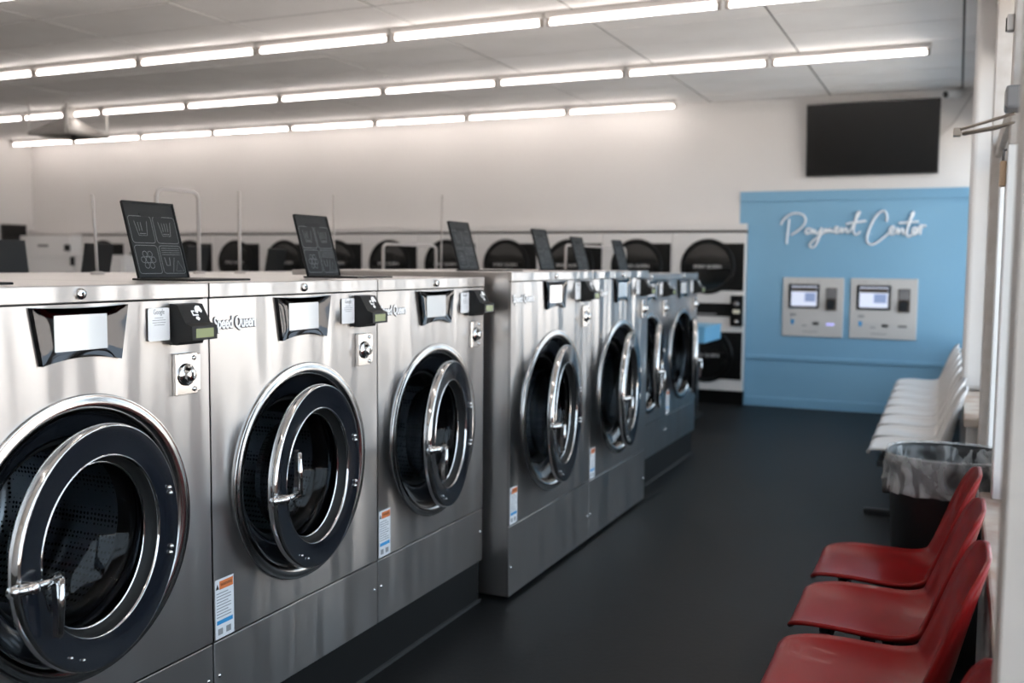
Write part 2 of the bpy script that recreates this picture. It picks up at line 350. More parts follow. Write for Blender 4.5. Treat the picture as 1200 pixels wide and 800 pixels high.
# ------------------------------------------------------------------ washers
def panel_hole(y0, y1, z0, z1, cy, cz, r, x, seg=64):
    angs = [2*math.pi*k/seg for k in range(seg)]
    for yy in (y0, y1):
        for zz in (z0, z1): angs.append(math.atan2(zz-cz, yy-cy) % (2*math.pi))
    angs = sorted(set(round(a, 5) for a in angs)); vs = []
    for a in angs:
        c, s = math.cos(a), math.sin(a)
        t = min([(y1-cy)/c if c > 1e-9 else 1e9, (y0-cy)/c if c < -1e-9 else 1e9, (z1-cz)/s if s > 1e-9 else 1e9, (z0-cz)/s if s < -1e-9 else 1e9])
        vs += [(x, cy+r*c, cz+r*s), (x, cy+t*c, cz+t*s)]
    n = len(angs)
    return vs, [(2*i, 2*i+1, 2*((i+1) % n)+1, 2*((i+1) % n)) for i in range(n)]
def rounded_rect(y0, y1, z0, z1, r, n=4):
    out = []
    for (cy, cz, a0) in ((y1-r, z1-r, 0), (y0+r, z1-r, 90), (y0+r, z0+r, 180), (y1-r, z0+r, 270)):
        for k in range(n+1): a = R(a0+90*k/n); out.append((cy+r*math.cos(a), cz+r*math.sin(a)))
    return out

def make_washer(w, top, seam, bottom, cz, Rr, rd, depth, disp_z, read_z, coin_z, disp_y, read_y, tag_y, coin_y, text_z, text_w, stick_h, lid_x, lid_y, k=1.0, lever='down', open_deg=6.0):
    t = empty('washer')
    h = w/2-.0025; trim = top-.040
    # cabinet shell, open at the front
    b = MB(); b.box(-depth, -.012, -h, -h+.004, bottom, top-.003); b.box(-depth, -.012, h-.004, h, bottom, top-.003); b.box(-depth, -depth+.004, -h, h, bottom, top-.003)
    b.box(-depth, -.012, -h, h, bottom, bottom+.004); b.box(-depth, -.004, -h, h, top-.006, top, .002, 1)
    b.build('cabinet', M['steel_top'], t)
    f = MB(); vs, fs = panel_hole(-h, h, seam+.003, trim-.003, 0, cz, Rr-.02, 0); f.add(vs, fs)
    f.box(-.014, 0, -h, -h+.002, seam+.003, trim-.003); f.box(-.014, 0, h-.002, h, seam+.003, trim-.003); f.box(-.014, -.001, -h, h, seam+.003, seam+.005); f.box(-.014, -.001, -h, h, trim-.005, trim-.003)
    f.build('front_panel', M['steel'], t)
    MB().box(-.014, 0, -h, h, bottom, seam-.003, .002, 1).build('lower_panel', M['steel'], t)
    MB().box(-.02, .004, -h, h, trim, top+.001, .003, 2).build('top_trim', M['steel'], t)
    MB().box(-.030, -.016, -h+.004, h-.004, bottom+.01, seam+.02).build('seam_backing', M['rubber'], t)
    MB().box(-.03, -.02, -h+.004, h-.004, trim-.02, trim+.01).build('seam_backing', M['rubber'], t)
    lk = MB().lathe([(.004, .014), (.010, .013), (.012, .011), (.012, 0)], (0, -.004, top-.019), 'x', 20).build('cabinet_lock', M['chrome'], t)
    MB().lathe([(.0122, .004), (.0125, .004), (.0128, 0)], (0, -.004, top-.019), 'x', 10).build('keyhole', M['ink_black'], lk)
    for sy in (-1, 1):
        MB().lathe([(0, .006), (.003, .005), (.004, 0)], (0, sy*(h-.02), bottom+.13), 'x', 12).build('panel_screw', M['chrome'], t)
    # loading ring, gasket, drum
    MB().lathe([(0, Rr), (.006, Rr-.001), (.008, Rr-.003), (.006, Rr-.006), (.010, Rr-.013), (.011, Rr-.024), (.008, Rr-.035), (.001, Rr-.043), (-.012, Rr-.047), (-.03, Rr-.048)], (0, 0, cz), 'x', 72).build('ring_trim', M['chrome_soft'], t)
    ri = Rr-.047
    cav = MB().lathe([(-.010, ri+.002), (-.03, ri), (-.045, ri-.01), (-.05, ri-.05*k), (-.055, .235*k), (-.075, .228*k)], (0, 0, cz), 'x', 64).build('tub_front', M['black_gloss'], t)
    MB().lathe([(-.075, .228*k), (-.07, .222*k), (-.08, .215*k), (-.12, .212*k), (-.13, .222*k)], (0, 0, cz), 'x', 64).build('gasket', M['rubber'], cav)
    for sz in (.05, -.05):
        MB().box(-.05, -.028, -ri+.018*k, -ri+.038*k, cz-.07+sz-.008, cz-.07+sz+.008, .003, 1).build('latch_pin', M['black_gloss'], cav)
    dm = MB().lathe([(-.13, .222*k), (-.135, .30*k), (-.62, .30*k), (-.64, .27*k), (-.64, 0)], (0, 0, cz), 'x', 56).build('drum', M['drum'], t)
    for q in range(3):
        a = R(120*q+40); c, s = math.cos(a), math.sin(a)
        MB().add([(x, (rr*c-o*s), cz+rr*s+o*c) for x in (-.14, -.61) for (rr, o) in ((.30*k, -.045), (.225*k, 0), (.30*k, .045))], [(0,1,4,3), (1,2,5,4), (0,2,1), (3,4,5)]).build('drum_rib', M['chrome_soft'], dm)
    # door, hung on its far side, a little ajar
    hy = rd
    d = MB().lathe([(-.010, rd-.02), (-.006, rd-.004), (.001, rd), (.014, rd), (.021, rd-.002), (.026, rd-.005), (.026, rd-.007)], (0, -hy, 0), 'x', 72).build('door', M['chrome'], t, (0, rd-.012, cz-.010), (0, 0, R(open_deg)))
    gi = .207*k
    MB().lathe([(.026, rd-.007), (.0258, rd-.010), (.0225, gi+.030), (.0185, gi+.006)], (0, -hy, 0), 'x', 72).build('door_face', M['door_black'], d)
    MB().lathe([(-.010, rd-.02), (-.022, gi+.04), (-.028, gi+.02), (-.028, gi)], (0, -hy, 0), 'x', 56).build('door_back', M['black_gloss'], d)
    MB().lathe([(.0185, gi+.0062), (.0205, gi+.0045), (.0195, gi+.0025), (.014, gi+.001)], (0, -hy, 0), 'x', 72).build('inner_ring', M['chrome'], d)
    MB().lathe([(.014, gi+.001), (-.012, gi-.005), (-.014, gi-.012), (-.026, gi-.013), (-.03, gi)], (0, -hy, 0), 'x', 72).build('inner_wall', M['rubber'], d)
    MB().lathe([(-.011, gi-.0125), (-.010, gi-.015), (-.013, gi-.017)], (0, -hy, 0), 'x', 72).build('glass_bead', M['chrome'], d)
    MB().lathe([(-.013, gi-.016), (-.03, gi-.016), (-.05, gi-.016), (-.054, gi-.020), (-.085, gi-.024), (-.090, gi-.032), (-.115, gi-.046), (-.130, gi-.085), (-.137, gi*.3), (-.138, 0)], (0, -hy, 0), 'x', 56).build('glass_bowl', M['bowl'], d)
    for z in (.085, .070, -.070, -.085):
        yy = math.sqrt((rd-.030)**2 - z*z) - hy
        MB().lathe([(.026, .0065), (.030, .006), (.033, .003), (.0335, 0)], (0, yy, z), 'x', 12).build('hinge_bolt', M['chrome'], d)
    for a in (238, 248):
        MB().lathe([(.026, .004), (.030, .0035), (.031, 0)], (0, -hy+(rd-.03)*math.cos(R(a)), (rd-.03)*math.sin(R(a))), 'x', 8).build('face_screw', M['chrome'], d)
    make_handle(d, -hy-rd, lever, k)
    # control panel
    y0, wt, wb_, zt, zb = disp_y, .138, .114, disp_z, disp_z-.132
    n, mrows = 14, 10; vs = []; fs = []
    for j in range(mrows+1):
        v = j/mrows
        for i in range(n+1):
            u = -1+2*i/n; hw = wt+(wb_-wt)*v; z = zt+(zb-zt)*v + (.013*(1-u*u)*v*v) - .004*(1-u*u)*(1-v)
            e = max(abs(u), abs(2*v-1)); x = .004 + .007*max(0, (e-.60)/.40)**1.5
            vs.append((x, y0+hw*u+.012*(v)*0, z))
    for j in range(mrows):
        for i in range(n): q = j*(n+1)+i; fs.append((q, q+1, q+n+2, q+n+1))
    dm_ = MB().add(vs, fs, True)
    border = [i for i in range(n+1)] + [(j+1)*(n+1)-1 for j in range(1, mrows+1)] + [mrows*(n+1)+i for i in range(n-1, -1, -1)] + [j*(n+1) for j in range(mrows-1, 0, -1)]
    bv = [vs[i] for i in border]; nb = len(bv)
    dm_.add(bv + [(0, p[1]+.003*(1 if p[1] > y0 else -1), p[2]) for p in bv], [(i, (i+1) % nb, nb+(i+1) % nb, nb+i) for i in range(nb)])
    dsp = dm_.build('control_panel', M['display'], t)
    MB().box(.004, .0062, y0-.077, y0+.075, zt-.103, zt-.020).build('screen', M['screen'], dsp)
    # card reader with its sign
    ry, rz = read_y, read_z
    rdm = MB().prism([(0, rz+.105), (.024, rz+.103), (.052, rz+.055), (.074, rz+.048), (.074, rz+.012), (.028, rz+.006), (.024, rz-.002), (0, rz-.002)], ry, ry+.094, 'y').build('card_reader', M['black_matte'], t)
    MB().box(.074, .0745, ry+.014, ry+.080, rz+.018, rz+.042).build('lcd', M['lcd'], rdm)
    sl = MB()                                             # hand, card and arrow print on the sloped face
    def on_slope(poly):
        vs_ = [(.0245+(.028*(1-q)), ry+.030+p, rz+.0565+.046*q) for p, q in poly]
        sl.add([(a+.0009, b_, c+.0005) for a, b_, c in vs_], [tuple(range(len(vs_)))])
    on_slope([(.022,.55), (.026,.80), (.034,.92), (.046,.90), (.050,.62), (.044,.50), (.036,.62), (.030,.48)])
    on_slope([(.008,.36), (.008,.66), (.020,.66), (.020,.58), (.013,.58), (.013,.44), (.030,.44), (.030,.36)])
    on_slope([(.014,.20), (.018,.32), (.026,.32), (.030,.20), (.022,.08)])
    sl.build('reader_print', M['white_print'], rdm)
    cd = MB().prism(rounded_rect(tag_y, tag_y+.074, rz+.012, rz+.096, .005), .003, .0045, 'x').build('sign_card', M['card'], t)
    text_mb('Google', .019, .0002, x=.0049, y0=tag_y+.018, z0=rz+.080, width=.038).build('card_lettering', M['ink'], cd)
    pr = MB()
    for q, (a, b_) in enumerate(((.022,.052), (.014,.060), (.014,.060), (.020,.055))): pr.box(.0046, .0048, tag_y+a, tag_y+b_, rz+.070-.006*q, rz+.0715-.006*q)
    pr.build('card_print', M['ink'], cd)
    MB().tube([(0, tag_y+.05, rz+.04), (.0028, tag_y+.05, rz+.04)], .012, 10).build('card_bracket', M['black_matte'], t)
    # coin drop lock
    cy, c_z = coin_y, coin_z
    cp = MB().box(0, .014, cy, cy+.080, c_z-.110, c_z, .002, 1).build('coin_plate', M['chrome_soft'], t)
    MB().lathe([(.014, .030), (.018, .030), (.021, .027), (.022, .019), (.030, .018), (.036, .016), (.037, .012), (.037, 0)], (0, cy+.036, c_z-.056), 'x', 28).build('lock_barrel', M['chrome'], cp)
    MB().box(.0365, .0378, cy+.033, cy+.039, c_z-.064, c_z-.049).build('key_slot', M['ink_black'], cp)
    for zz in (-.014, -.097): MB().lathe([(.014, .007), (.018, .006), (.019, 0)], (0, cy+.066, c_z+zz), 'x', 12).build('plate_screw', M['chrome'], cp)
    MB().box(0, .010, cy+.080, cy+.096, c_z-.106, c_z-.004, .003, 1).build('coin_guard', M['chrome_soft'], t)
    # lettering and sticker
    le = text_mb('Speed Queen', .046, .0012, .0026, x=.0012, y0=-h+.014, z0=text_z, width=text_w, spacing=.98).build('brand_outline', M['letter_edge'], t)
    text_mb('Speed Queen', .046, .0006, .0012, x=.0030, y0=-h+.0155, z0=text_z+.0008, width=text_w-.003, spacing=.98).build('brand_lettering', M['white_print'], le)
    sy0, sz0 = -h+.006, seam+.004
    st = MB().box(0, .0006, sy0, sy0+.078, sz0, sz0+stick_h).build('warning_sticker', M['card'], t)
    MB().box(.0006, .0009, sy0+.018, sy0+.075, sz0+stick_h-.030, sz0+stick_h-.006).build('sticker_band', M['ink_orange'], st)
    text_mb('WARNING', .012, .0001, x=.0012, y0=sy0+.022, z0=sz0+stick_h-.021, width=.048).build('sticker_heading', M['ink_black'], st)
    MB().prism([(sy0+.003, sz0+stick_h-.028), (sy0+.016, sz0+stick_h-.028), (sy0+.0095, sz0+stick_h-.012)], .0006, .0009, 'x').build('sticker_triangle', M['ink_black'], st)
    MB().box(.0006, .0009, sy0+.006, sy0+.072, sz0+.040, sz0+.052).build('sticker_bar', M['ink_blue'], st)
    ln = MB()
    for q in range(9): ln.box(.0006, .0008, sy0+.006, sy0+.066-.012*(q % 3 == 2), sz0+.060+.0085*q, sz0+.0625+.0085*q)
    for q in range(2): ln.box(.0006, .0008, sy0+.010+.034*q, sy0+.030+.034*q, sz0+.010, sz0+.028)
    ln.build('sticker_print', M['ink'], st)
    # soap hopper with its lid standing open
    MB().box(lid_x-.012, lid_x+.235, lid_y-.125, lid_y+.125, top-.001, top+.006, .002, 1).build('hopper_frame', M['black_matte'], t)
    L, W = .245, .108
    ld = MB().box(-.008, 0, -W, W, 0, L, .002, 1)
    for a in ((-W, -W+.005, 0, L), (W-.005, W, 0, L), (-W, W, L-.005, L)): ld.box(-.001, .004, *a)
    lid = ld.build('hopper_lid', M['lid_black'], t, (lid_x, lid_y, top+.006), (0, R(-15.7), 0))
    MB().prism(rounded_rect(-.048, .048, L-.048, L-.032, .008), .0, .0012, 'x').build('lid_slot', M['rubber'], lid)
    ic = MB(); wv = .0008
    for (a, b_, c, e) in ((-.098, -.004, .112, .198), (.004, .098, .112, .198), (-.098, -.004, .014, .104), (.004, .098, .014, .104)):
        ic.strip(rounded_rect(a, b_, c, e, .010), wv, .0008, True)
    for oy in (-.05, .05):
        ic.strip([(oy-.026, .182), (oy-.017, .136), (oy+.017, .136), (oy+.026, .182)], wv, .0008)
        ic.strip([(oy-.013, .142), (oy+.013, .142)], wv, .0008)
        for q in range(2 if oy < 0 else 3): ic.strip([(oy-.010+.010*q, .150), (oy-.012+.011*q, .178)], wv, .0008)
    ic.strip([(-.051+.010*math.cos(R(a)), .058+.010*math.sin(R(a))) for a in range(0, 360, 30)], wv, .0008, True)
    for q in range(6):
        cyq, czq = -.051+.021*math.cos(R(60*q)), .058+.021*math.sin(R(60*q))
        ic.strip([(cyq+.0095*math.cos(R(a)), czq+.0095*math.sin(R(a))) for a in range(0, 360, 45)], wv, .0008, True)
    for q in range(4): ic.strip([(.012, .096-.007*q), (.090, .096-.007*q)], wv*.8, .0008)
    ic.strip([(.018, .066), (.022, .040), (.036, .040), (.040, .066)], wv*1.4, .0008); ic.strip([(.044, .018), (.060, .066)], wv, .0008)
    ic.strip([(.058, .022), (.074, .056), (.092, .022)], wv, .0008, True)
    ic.build('lid_icons', M['lid_line'], lid)
    return t

def handle_mb(sgn, k):
    mb = MB()
    mb.tube([(.030, -.022, 0), (.046, .0, 0), (.050, .03, 0), (.050, .085, 0)], [.010, .011, .011, .010], 12)
    mb.tube([(.030, -.030, 0), (.030, -.012, 0)], .013, 12)
    mb.lathe([(.024, .012), (.056, .013), (.060, .010), (.061, 0)], (0, .012, 0), 'x', 14)
    poly = [(.070, .010), (.096, .010), (.094, -.07), (.088, -.128), (.078, -.132), (.072, -.126), (.074, -.06)]
    mb.prism([(a, b*sgn) for a, b in poly], .042, .056, 'x')
    mb.tube([(.056, .083, 0), (.057, .083, -.06*sgn), (.056, .081, -.122*sgn)], [.009, .008, .006], 8)
    return mb
HANDLE = {}
def make_handle(door, y, lever, k):
    for sgn, nm in ((1, 'down'), (-1, 'up')):
        if nm not in HANDLE: HANDLE[nm] = handle_mb(sgn, k).mesh('handle', M['chrome'])
    o = bpy.data.objects.new('handle', HANDLE[lever]); C.objects.link(o); o.parent = door; o.location = (.0, y+.004, -.013)

A = make_washer(.8614, 1.429, .4226, .19, .833, .342, .287, 1.05, 1.382, 1.272, 1.246, -.004, .285, .205, .290, 1.302, .178, .170, -.41, -.16)
B = make_washer(1.037, 1.452, .3366, .019, .787, .388, .328, 1.15, 1.408, 1.300, 1.278, -.005, .345, .262, .365, 1.320, .235, .165, -.46, .0, k=1.15)
GW = 'stainless front-load washers of the near row'
def place(src, first, loc, rz, label, group, lever=None, open_deg=None, lid=None):
    o = src if first else copy_tree(src)
    o.location = loc; o.rotation_euler = (0, 0, rz); tag(o, label, 'washer', group)
    for ch in kids(o):
        if ch.name.startswith('door'):
            if open_deg is not None: ch.rotation_euler = (0, 0, R(open_deg))
            for g in kids(ch):
                if g.name.startswith('handle') and lever: g.data = HANDLE[lever]
        if lid is not None and ch.name.startswith('hopper_lid'): ch.rotation_euler = (0, R(lid), 0)
    return o
YA = [1.689, 2.5505, 3.412, 6.392, 7.253]
place(A, True, (-1.86, YA[0], 0), 0, 'stainless washer nearest the camera, cut off by the left edge of the picture', GW, open_deg=9.5)
place(A, False, (-1.86, YA[1], 0), 0, 'stainless washer with its door lever turned upwards', GW, 'up', 8.5)
place(A, False, (-1.86, YA[2], 0), 0, 'stainless washer on the black plinth just before the taller protruding washers', GW, open_deg=11)
place(B, True, (-1.754, 3.8908+.5185, 0), 0, 'nearer of the two tall protruding stainless washers that stand on the floor', GW, open_deg=9)
place(B, False, (-1.754, 3.8908+.5185+1.037, 0), 0, 'farther of the two tall protruding stainless washers that stand on the floor', GW, open_deg=9)
place(A, False, (-1.86, YA[3], 0), 0, 'set-back stainless washer half hidden behind the tall washers', GW, open_deg=12)
place(A, False, (-1.86, YA[4], 0), 0, 'last stainless washer of the near row, beside the blue-edged table', GW, open_deg=16)
G2 = 'washers of the row behind, facing away'
for k, (Y, ld) in enumerate(((3.60, 8), (4.4637, -12), (5.325, -12), (6.1865, -12))):
    place(A, False, (-5.21, Y-.16 if k else 3.44, -.085), math.pi, 'washer in the row behind, facing away, %s black lid from the left edge' % ordinal(k), G2, lid=ld)
first_lid = [c for c in kids([o for o in bpy.data.objects if o.get('label', '').endswith('first black lid from the left edge')][0]) if c.name.startswith('hopper_lid')][0]
first_lid.location = (-.61, -.29, first_lid.location.z)
# plinths and service bulkhead
def plinth(y0, y1, x0, label):
    p = tag(empty('plinth', (0, 0, 0)), label, 'plinth')
    MB().box(-2.9, x0, y0, y1, 0, .186, .004, 1).build('plinth_block', M['plinth'], p)
    MB().box(x0, x0+.012, y0, y1, 0, .012).build('floor_strip', M['skirt'], p)
plinth(1.258, 3.845, -1.878, 'low black plinth under the three nearest washers')
plinth(5.97, 7.685, -1.878, 'low black plinth under the two farthest washers')
p = tag(empty('plinth'), 'black plinth under the washers facing away', 'plinth')
MB().box(-5.19, -4.16, 3.0, 6.5, 0, .102, .004, 1).build('plinth_block', M['plinth'], p)
bk = tag(empty('service_bulkhead'), 'white boxed bulkhead between the two washer rows', 'bulkhead')
for k, (a, b_) in enumerate(((1.3, 3.0), (3.0, 4.7), (4.7, 6.4), (6.4, 7.6))):
    MB().box(-4.13, -2.98, a+.002, b_-.002, 1.400, 1.425, .003, 1).build('cover_panel', M['bulk'], bk)
MB().box(-4.12, -2.99, 1.31, 7.59, 0, 1.40).build('bulkhead_body', M['bulk'], bk)
# pipes standing on the bulkhead
def px_at(x, y, X=-3.45): return at(x, y, 0, X)
def pipe(label, pts, r=.012):
    t = tag(empty('water_pipe', (0, 0, 0)), label, 'pipe', 'pipes above the washer rows')
    q = []
    for i, pnt in enumerate(pts): q.append(pnt)
    MB().tube(q, r, 8).build('pipe_run', M['pipe'], t)
    for e in (pts[0], pts[-1]):
        if e[2] < 1.5: MB().lathe([(0, .03), (.012, .028), (.015, .015)], tuple(e), 'z', 14).build('flange', M['pipe'], t)
def upipe(label, xa, xb, ytop, r=.010, plane=-3.45, zb=1.425):
    a = px_at(xa, ytop, plane); b_ = px_at(xb, ytop, plane); z = (a.z+b_.z)/2; c = .035
    pipe(label, [(plane, a.y, zb), (plane, a.y, z-c), (plane, a.y+c*.3, z-c*.3), (plane, a.y+c, z), (plane, b_.y-c, z), (plane, b_.y-c*.3, z-c*.3), (plane, b_.y, z-c), (plane, b_.y, zb)], r)
def spipe(label, x, ytop, r=.010, lean=0):
    a = px_at(x, ytop); pipe(label, [(-3.45, a.y, 1.425), (-3.45, a.y+lean*.4, (1.425+a.z)/2), (-3.45, a.y+lean, a.z)], r)
upipe('tall inverted-U pipe behind the nearest black lid', 183, 232, 223)
upipe('low inverted-U pipe in front of the middle dryers', 449, 511, 287)
upipe('low inverted-U pipe in front of the dryers beside the tall washers', 663, 733, 289, plane=-2.75, zb=1.4305)
spipe('thin upright pipe between the first two lids of the near row', 280, 224, .009)
spipe('thin leaning pipe at the far left above the washers', 112, 228, .007, -.02)
spipe('thin upright pipe just right of the second lid', 391, 228, .006)
spipe('thin upright pipe left of the third lid', 517, 228, .006, .02)

# ------------------------------------------------------------------ dryers
def make_dryer():
    t = empty('stacked_dryer'); hw = .393
    MB().box(-hw, hw, 0, .78, .15, 1.838, .004, 1).build('cabinet', M['dryer_white'], t)
    MB().box(-hw, hw, .03, .70, 0, .15).build('kick_base', M['dryer_black'], t)
    for cz, z0, z1, nm in ((1.478, 1.222, 1.725, 1), (.530, .274, .782, 0)):
        pn = MB().box(-.05, hw-.012, -.008, .004, z0, z1, .003, 1).build('door_panel', M['dryer_black'], t)
        d = MB().lathe([(0, .296), (-.012, .297), (-.024, .288), (-.028, .270), (-.022, .255), (-.018, .245)], (-.002, 0, cz), 'y', 48).build('door', M['dryer_black'], t)
        MB().lathe([(-.018, .246), (-.026, .20), (-.034, .12), (-.037, 0)], (-.002, 0, cz), 'y', 40).build('door_glass', M['dryer_glass'], d)
        MB().box(-.245, .245, -.044, -.030, cz-.032, cz+.032, .004, 1).build('door_bar', M['dryer_black'], d)
        text_mb('SPEED QUEEN', .045, .0008, .0006, x=-.0452, y0=-.15, z0=cz-.016, width=.30, flip=True).build('bar_lettering', M['kiosk'], d)
    MB().box(-.25, .285, -.008, .004, .947, 1.088, .003, 1).build('control_strip', M['dryer_black'], t)
    MB().box(-.10, .10, -.0095, -.007, .963, .978).build('strip_print', M['ink'], t)
    cb = MB().box(.258, hw-.006, -.05, .004, .851, 1.174, .006, 1).build('coin_box', M['dryer_black'], t)
    MB().lathe([(-.05, .03), (-.056, .028), (-.058, 0)], (.322, 0, 1.085), 'y', 16).build('coin_lock', M['grey_metal'], cb)
    MB().box(.285, .36, -.056, -.049, .985, 1.025, .006, 1).build('coin_slot', M['coin'], cb)
    MB().lathe([(-.05, .022), (-.057, .020), (-.058, 0)], (.325, 0, .895), 'y', 16).build('return_knob', M['chrome_soft'], cb)
    return t
dry = make_dryer()
for k in range(12):
    o = dry if k == 0 else copy_tree(dry)
    o.location = (-2.445-.792*k, 10.562, 0)
    lab = 'stacked dryer right beside the blue wall, with its coin box in view' if k == 0 else 'white-framed stacked dryer with round black doors, %s to the left of the blue wall' % ordinal(k)
    tag(o, lab, 'dryer', 'stacked dryers along the back wall')

# ------------------------------------------------------------------ payment wall: sign, kiosks, television, security camera
def smooth(pts, n=5):
    out = []; P = [Vector(p) for p in pts]
    for i in range(len(P)-1):
        p0, p1, p2, p3 = P[max(i-1, 0)], P[i], P[i+1], P[min(i+2, len(P)-1)]
        for k in range(n):
            t = k/n; out.append(.5*((2*p1)+(p2-p0)*t+(2*p0-5*p1+4*p2-p3)*t*t+(3*p1-p0-3*p2+p3)*t**3))
    return out + [P[-1]]
sign = tag(empty('script_sign', at(1000, 265, 1, YB-.03)), 'white script tube sign reading Payment Center on the blue wall', 'sign')
STROKES = dict(
 P=[[(132,335), (134,290), (142,230), (150,160)], [(92,200), (104,172), (135,140), (180,120), (225,122), (258,142), (264,175), (245,210), (205,245), (160,272)]],
 a=[[(300,228), (280,226), (266,242), (268,260), (284,262), (304,242), (312,226), (308,250), (318,262)]],
 y=[[(318,262), (330,235), (332,254), (346,262), (366,240), (378,222), (368,262), (348,318), (322,356), (300,358), (294,338), (318,312), (360,278), (392,254)]],
 m=[[(392,254), (400,226), (398,256), (418,230), (422,252), (438,228), (446,250), (462,246)]],
 e=[[(462,246), (486,234), (492,218), (478,216), (468,238), (478,258), (500,252)]],
 n=[[(500,252), (518,222), (520,256), (540,228), (552,228), (552,252), (568,256)]],
 t=[[(568,256), (592,215), (618,165), (642,122), (646,110), (630,118), (612,180), (602,240), (612,268), (636,260), (650,246)], [(548,196), (600,184), (650,178), (692,172)]],
 C=[[(834,178), (838,140), (826,110), (804,104), (764,134), (726,200), (700,270), (698,318), (724,338), (772,322), (820,284), (852,256)]],
 e_=[[(852,256), (878,240), (886,216), (870,214), (856,240), (866,268), (896,258)]],
 n_=[[(896,258), (914,222), (914,262), (936,232), (948,230), (948,258), (964,262)]],
 t_=[[(964,262), (984,215), (1006,160), (1026,118), (1016,116), (996,170), (980,230), (974,268), (990,282), (1012,270)], [(918,188), (980,184), (1060,176)]],
 e__=[[(1012,270), (1036,246), (1042,222), (1026,220), (1014,246), (1024,270), (1050,258)]],
 r=[[(1050,258), (1064,212), (1078,206), (1074,240), (1068,270)], [(1074,226), (1090,206), (1114,210)]])
org = sign.location
for key, strokes in STROKES.items():
    mb = MB(); bk2 = MB()
    for s in strokes:
        P = [at(900+x/6, 230+y/6, 1, YB-.03)-org for x, y in s]
        mb.tube(smooth(P), .0105, 8)
    mb.build('letter_tube', M['neon'], sign)
so = MB()
for x in (120, 270, 380, 600, 720, 860, 1000):
    q = at(900+x/6, 230+265/6, 1, YB-.03)-org; so.tube([q, q+Vector((0, .035, 0))], .004, 6)
so.build('standoffs', M['neon'], sign)

def kiosk(x0, x1, label, lit):
    t = tag(empty('payment_kiosk', (x0, YB-.006, .76)), label, 'payment kiosk', 'payment kiosks in the blue wall')
    w, hgt = x1-x0, .612
    MB().box(0, w, -.018, .01, 0, hgt, .004, 1).build('face_plate', M['kiosk'], t)
    sx0, sx1 = .06*w/.61, .375*w/.61
    bz = MB().box(sx0, sx1, -.034, -.016, .295, .545, .012, 2).build('screen_bezel', M['black_gloss'], t)
    MB().box(sx0+.028, sx1-.030, -.036, -.033, .318, .522).build('screen', M['kiosk_screen'], bz)
    MB().box(sx0+.03, sx1-.032, -.0366, -.0358, .468, .512).build('screen_header', M['brown'], bz)
    MB().box(sx0+.165, sx1-.045, -.0366, -.0358, .365, .455).build('screen_tile', M['kiosk_tile'], bz)
    ac = MB().box(.435*w/.61, .545*w/.61, -.026, -.016, .275, .510, .004, 1).build('bill_acceptor', M['brown'], t)
    MB().box(.442*w/.61, .536*w/.61, -.030, -.025, .40, .502, .003, 1).build('acceptor_cover', M['grey_metal'], ac)
    MB().prism([(.450*w/.61, .29), (.520*w/.61, .29), (.530*w/.61, .37), (.490*w/.61, .395), (.446*w/.61, .37)], -.055, -.024, 'y').build('acceptor_mouth', M['black_gloss'], ac)
    MB().prism([(.092, .125), (.116, .125), (.124, .175), (.084, .175)], -.021, -.017, 'y').build('cup_mark', M['ink_blue'], t)
    MB().box(.08, .14, -.0195, -.017, .215, .238).build('logo_print', M['ink'], t)
    MB().box(.20, .25, -.0195, -.017, .108, .122).build('slot_print', M['ink'], t)
    MB().box(.31, .37, -.03, -.017, .125, .152, .004, 1).build('card_slot', M['black_gloss'], t)
    MB().box(.445*w/.61, .525*w/.61, -.022, -.017, .122, .146, .003, 1).build('receipt_slot', M['kiosk_light'] if lit else M['grey_metal'], t)
    MB().box(.21, .36, -.0192, -.017, .048, .056).build('foot_print', M['ink'], t)
    for q in range(3): MB().lathe([(-.018, .006), (-.021, .005), (-.022, 0)], (.14+.11*q, 0, .575), 'y', 10).build('panel_stud', M['grey_metal'], t)
kiosk(-1.662, -1.055, 'grey payment kiosk on the blue wall, the one with a glowing violet slot', True)
kiosk(-.990, -.354, 'grey payment kiosk on the blue wall, the one nearer the white chairs', False)

tv = tag(empty('television', (-.837, YB, 2.41), 0), 'black wall-mounted television above the blue payment wall', 'television'); tv.rotation_euler = (R(7), 0, 0)
MB().box(-.625, .625, -.075, -.045, 0, .72, .006, 1).build('tv_case', M['tv_frame'], tv)
MB().box(-.612, .612, -.0765, -.074, .018, .708).build('tv_screen', M['tv'], tv)
MB().box(-.02, .02, -.078, -.074, .004, .010).build('tv_badge', M['grey_metal'], tv)
MB().box(-.2, .2, -.05, -.03, .2, .5).build('wall_bracket', M['tv_frame'], tv)
tag(MB().tube(smooth([(-.21, YB-.02, 2.78), (-.12, YB-.015, 2.86), (-.02, YB-.015, 3.02), (.06, YB-.02, 3.16)]), .005, 6).build('tv_cable', M['cable']), 'thin grey cable rising from the television to the corner', 'cable')
sc = tag(empty('security_camera', (-.10, YB, 3.16)), 'white bullet security camera in the top right corner above the television', 'camera')
MB().lathe([(0, .045), (-.015, .045), (-.02, .02)], (0.02, 0, 0), 'y', 18).build('mount_plate', M['cam_white'], sc)
MB().tube([(.02, -.01, 0), (.02, -.06, 0), (0, -.09, .0)], .014, 8).build('mount_arm', M['cam_white'], sc)
MB().tube([(.06, -.05, .02), (-.07, -.17, -.02)], .038, 16).build('camera_body', M['cam_white'], sc)
MB().tube([(-.068, -.168, -.0195), (-.078, -.177, -.0225)], .03, 16).build('camera_lens', M['black_gloss'], sc)

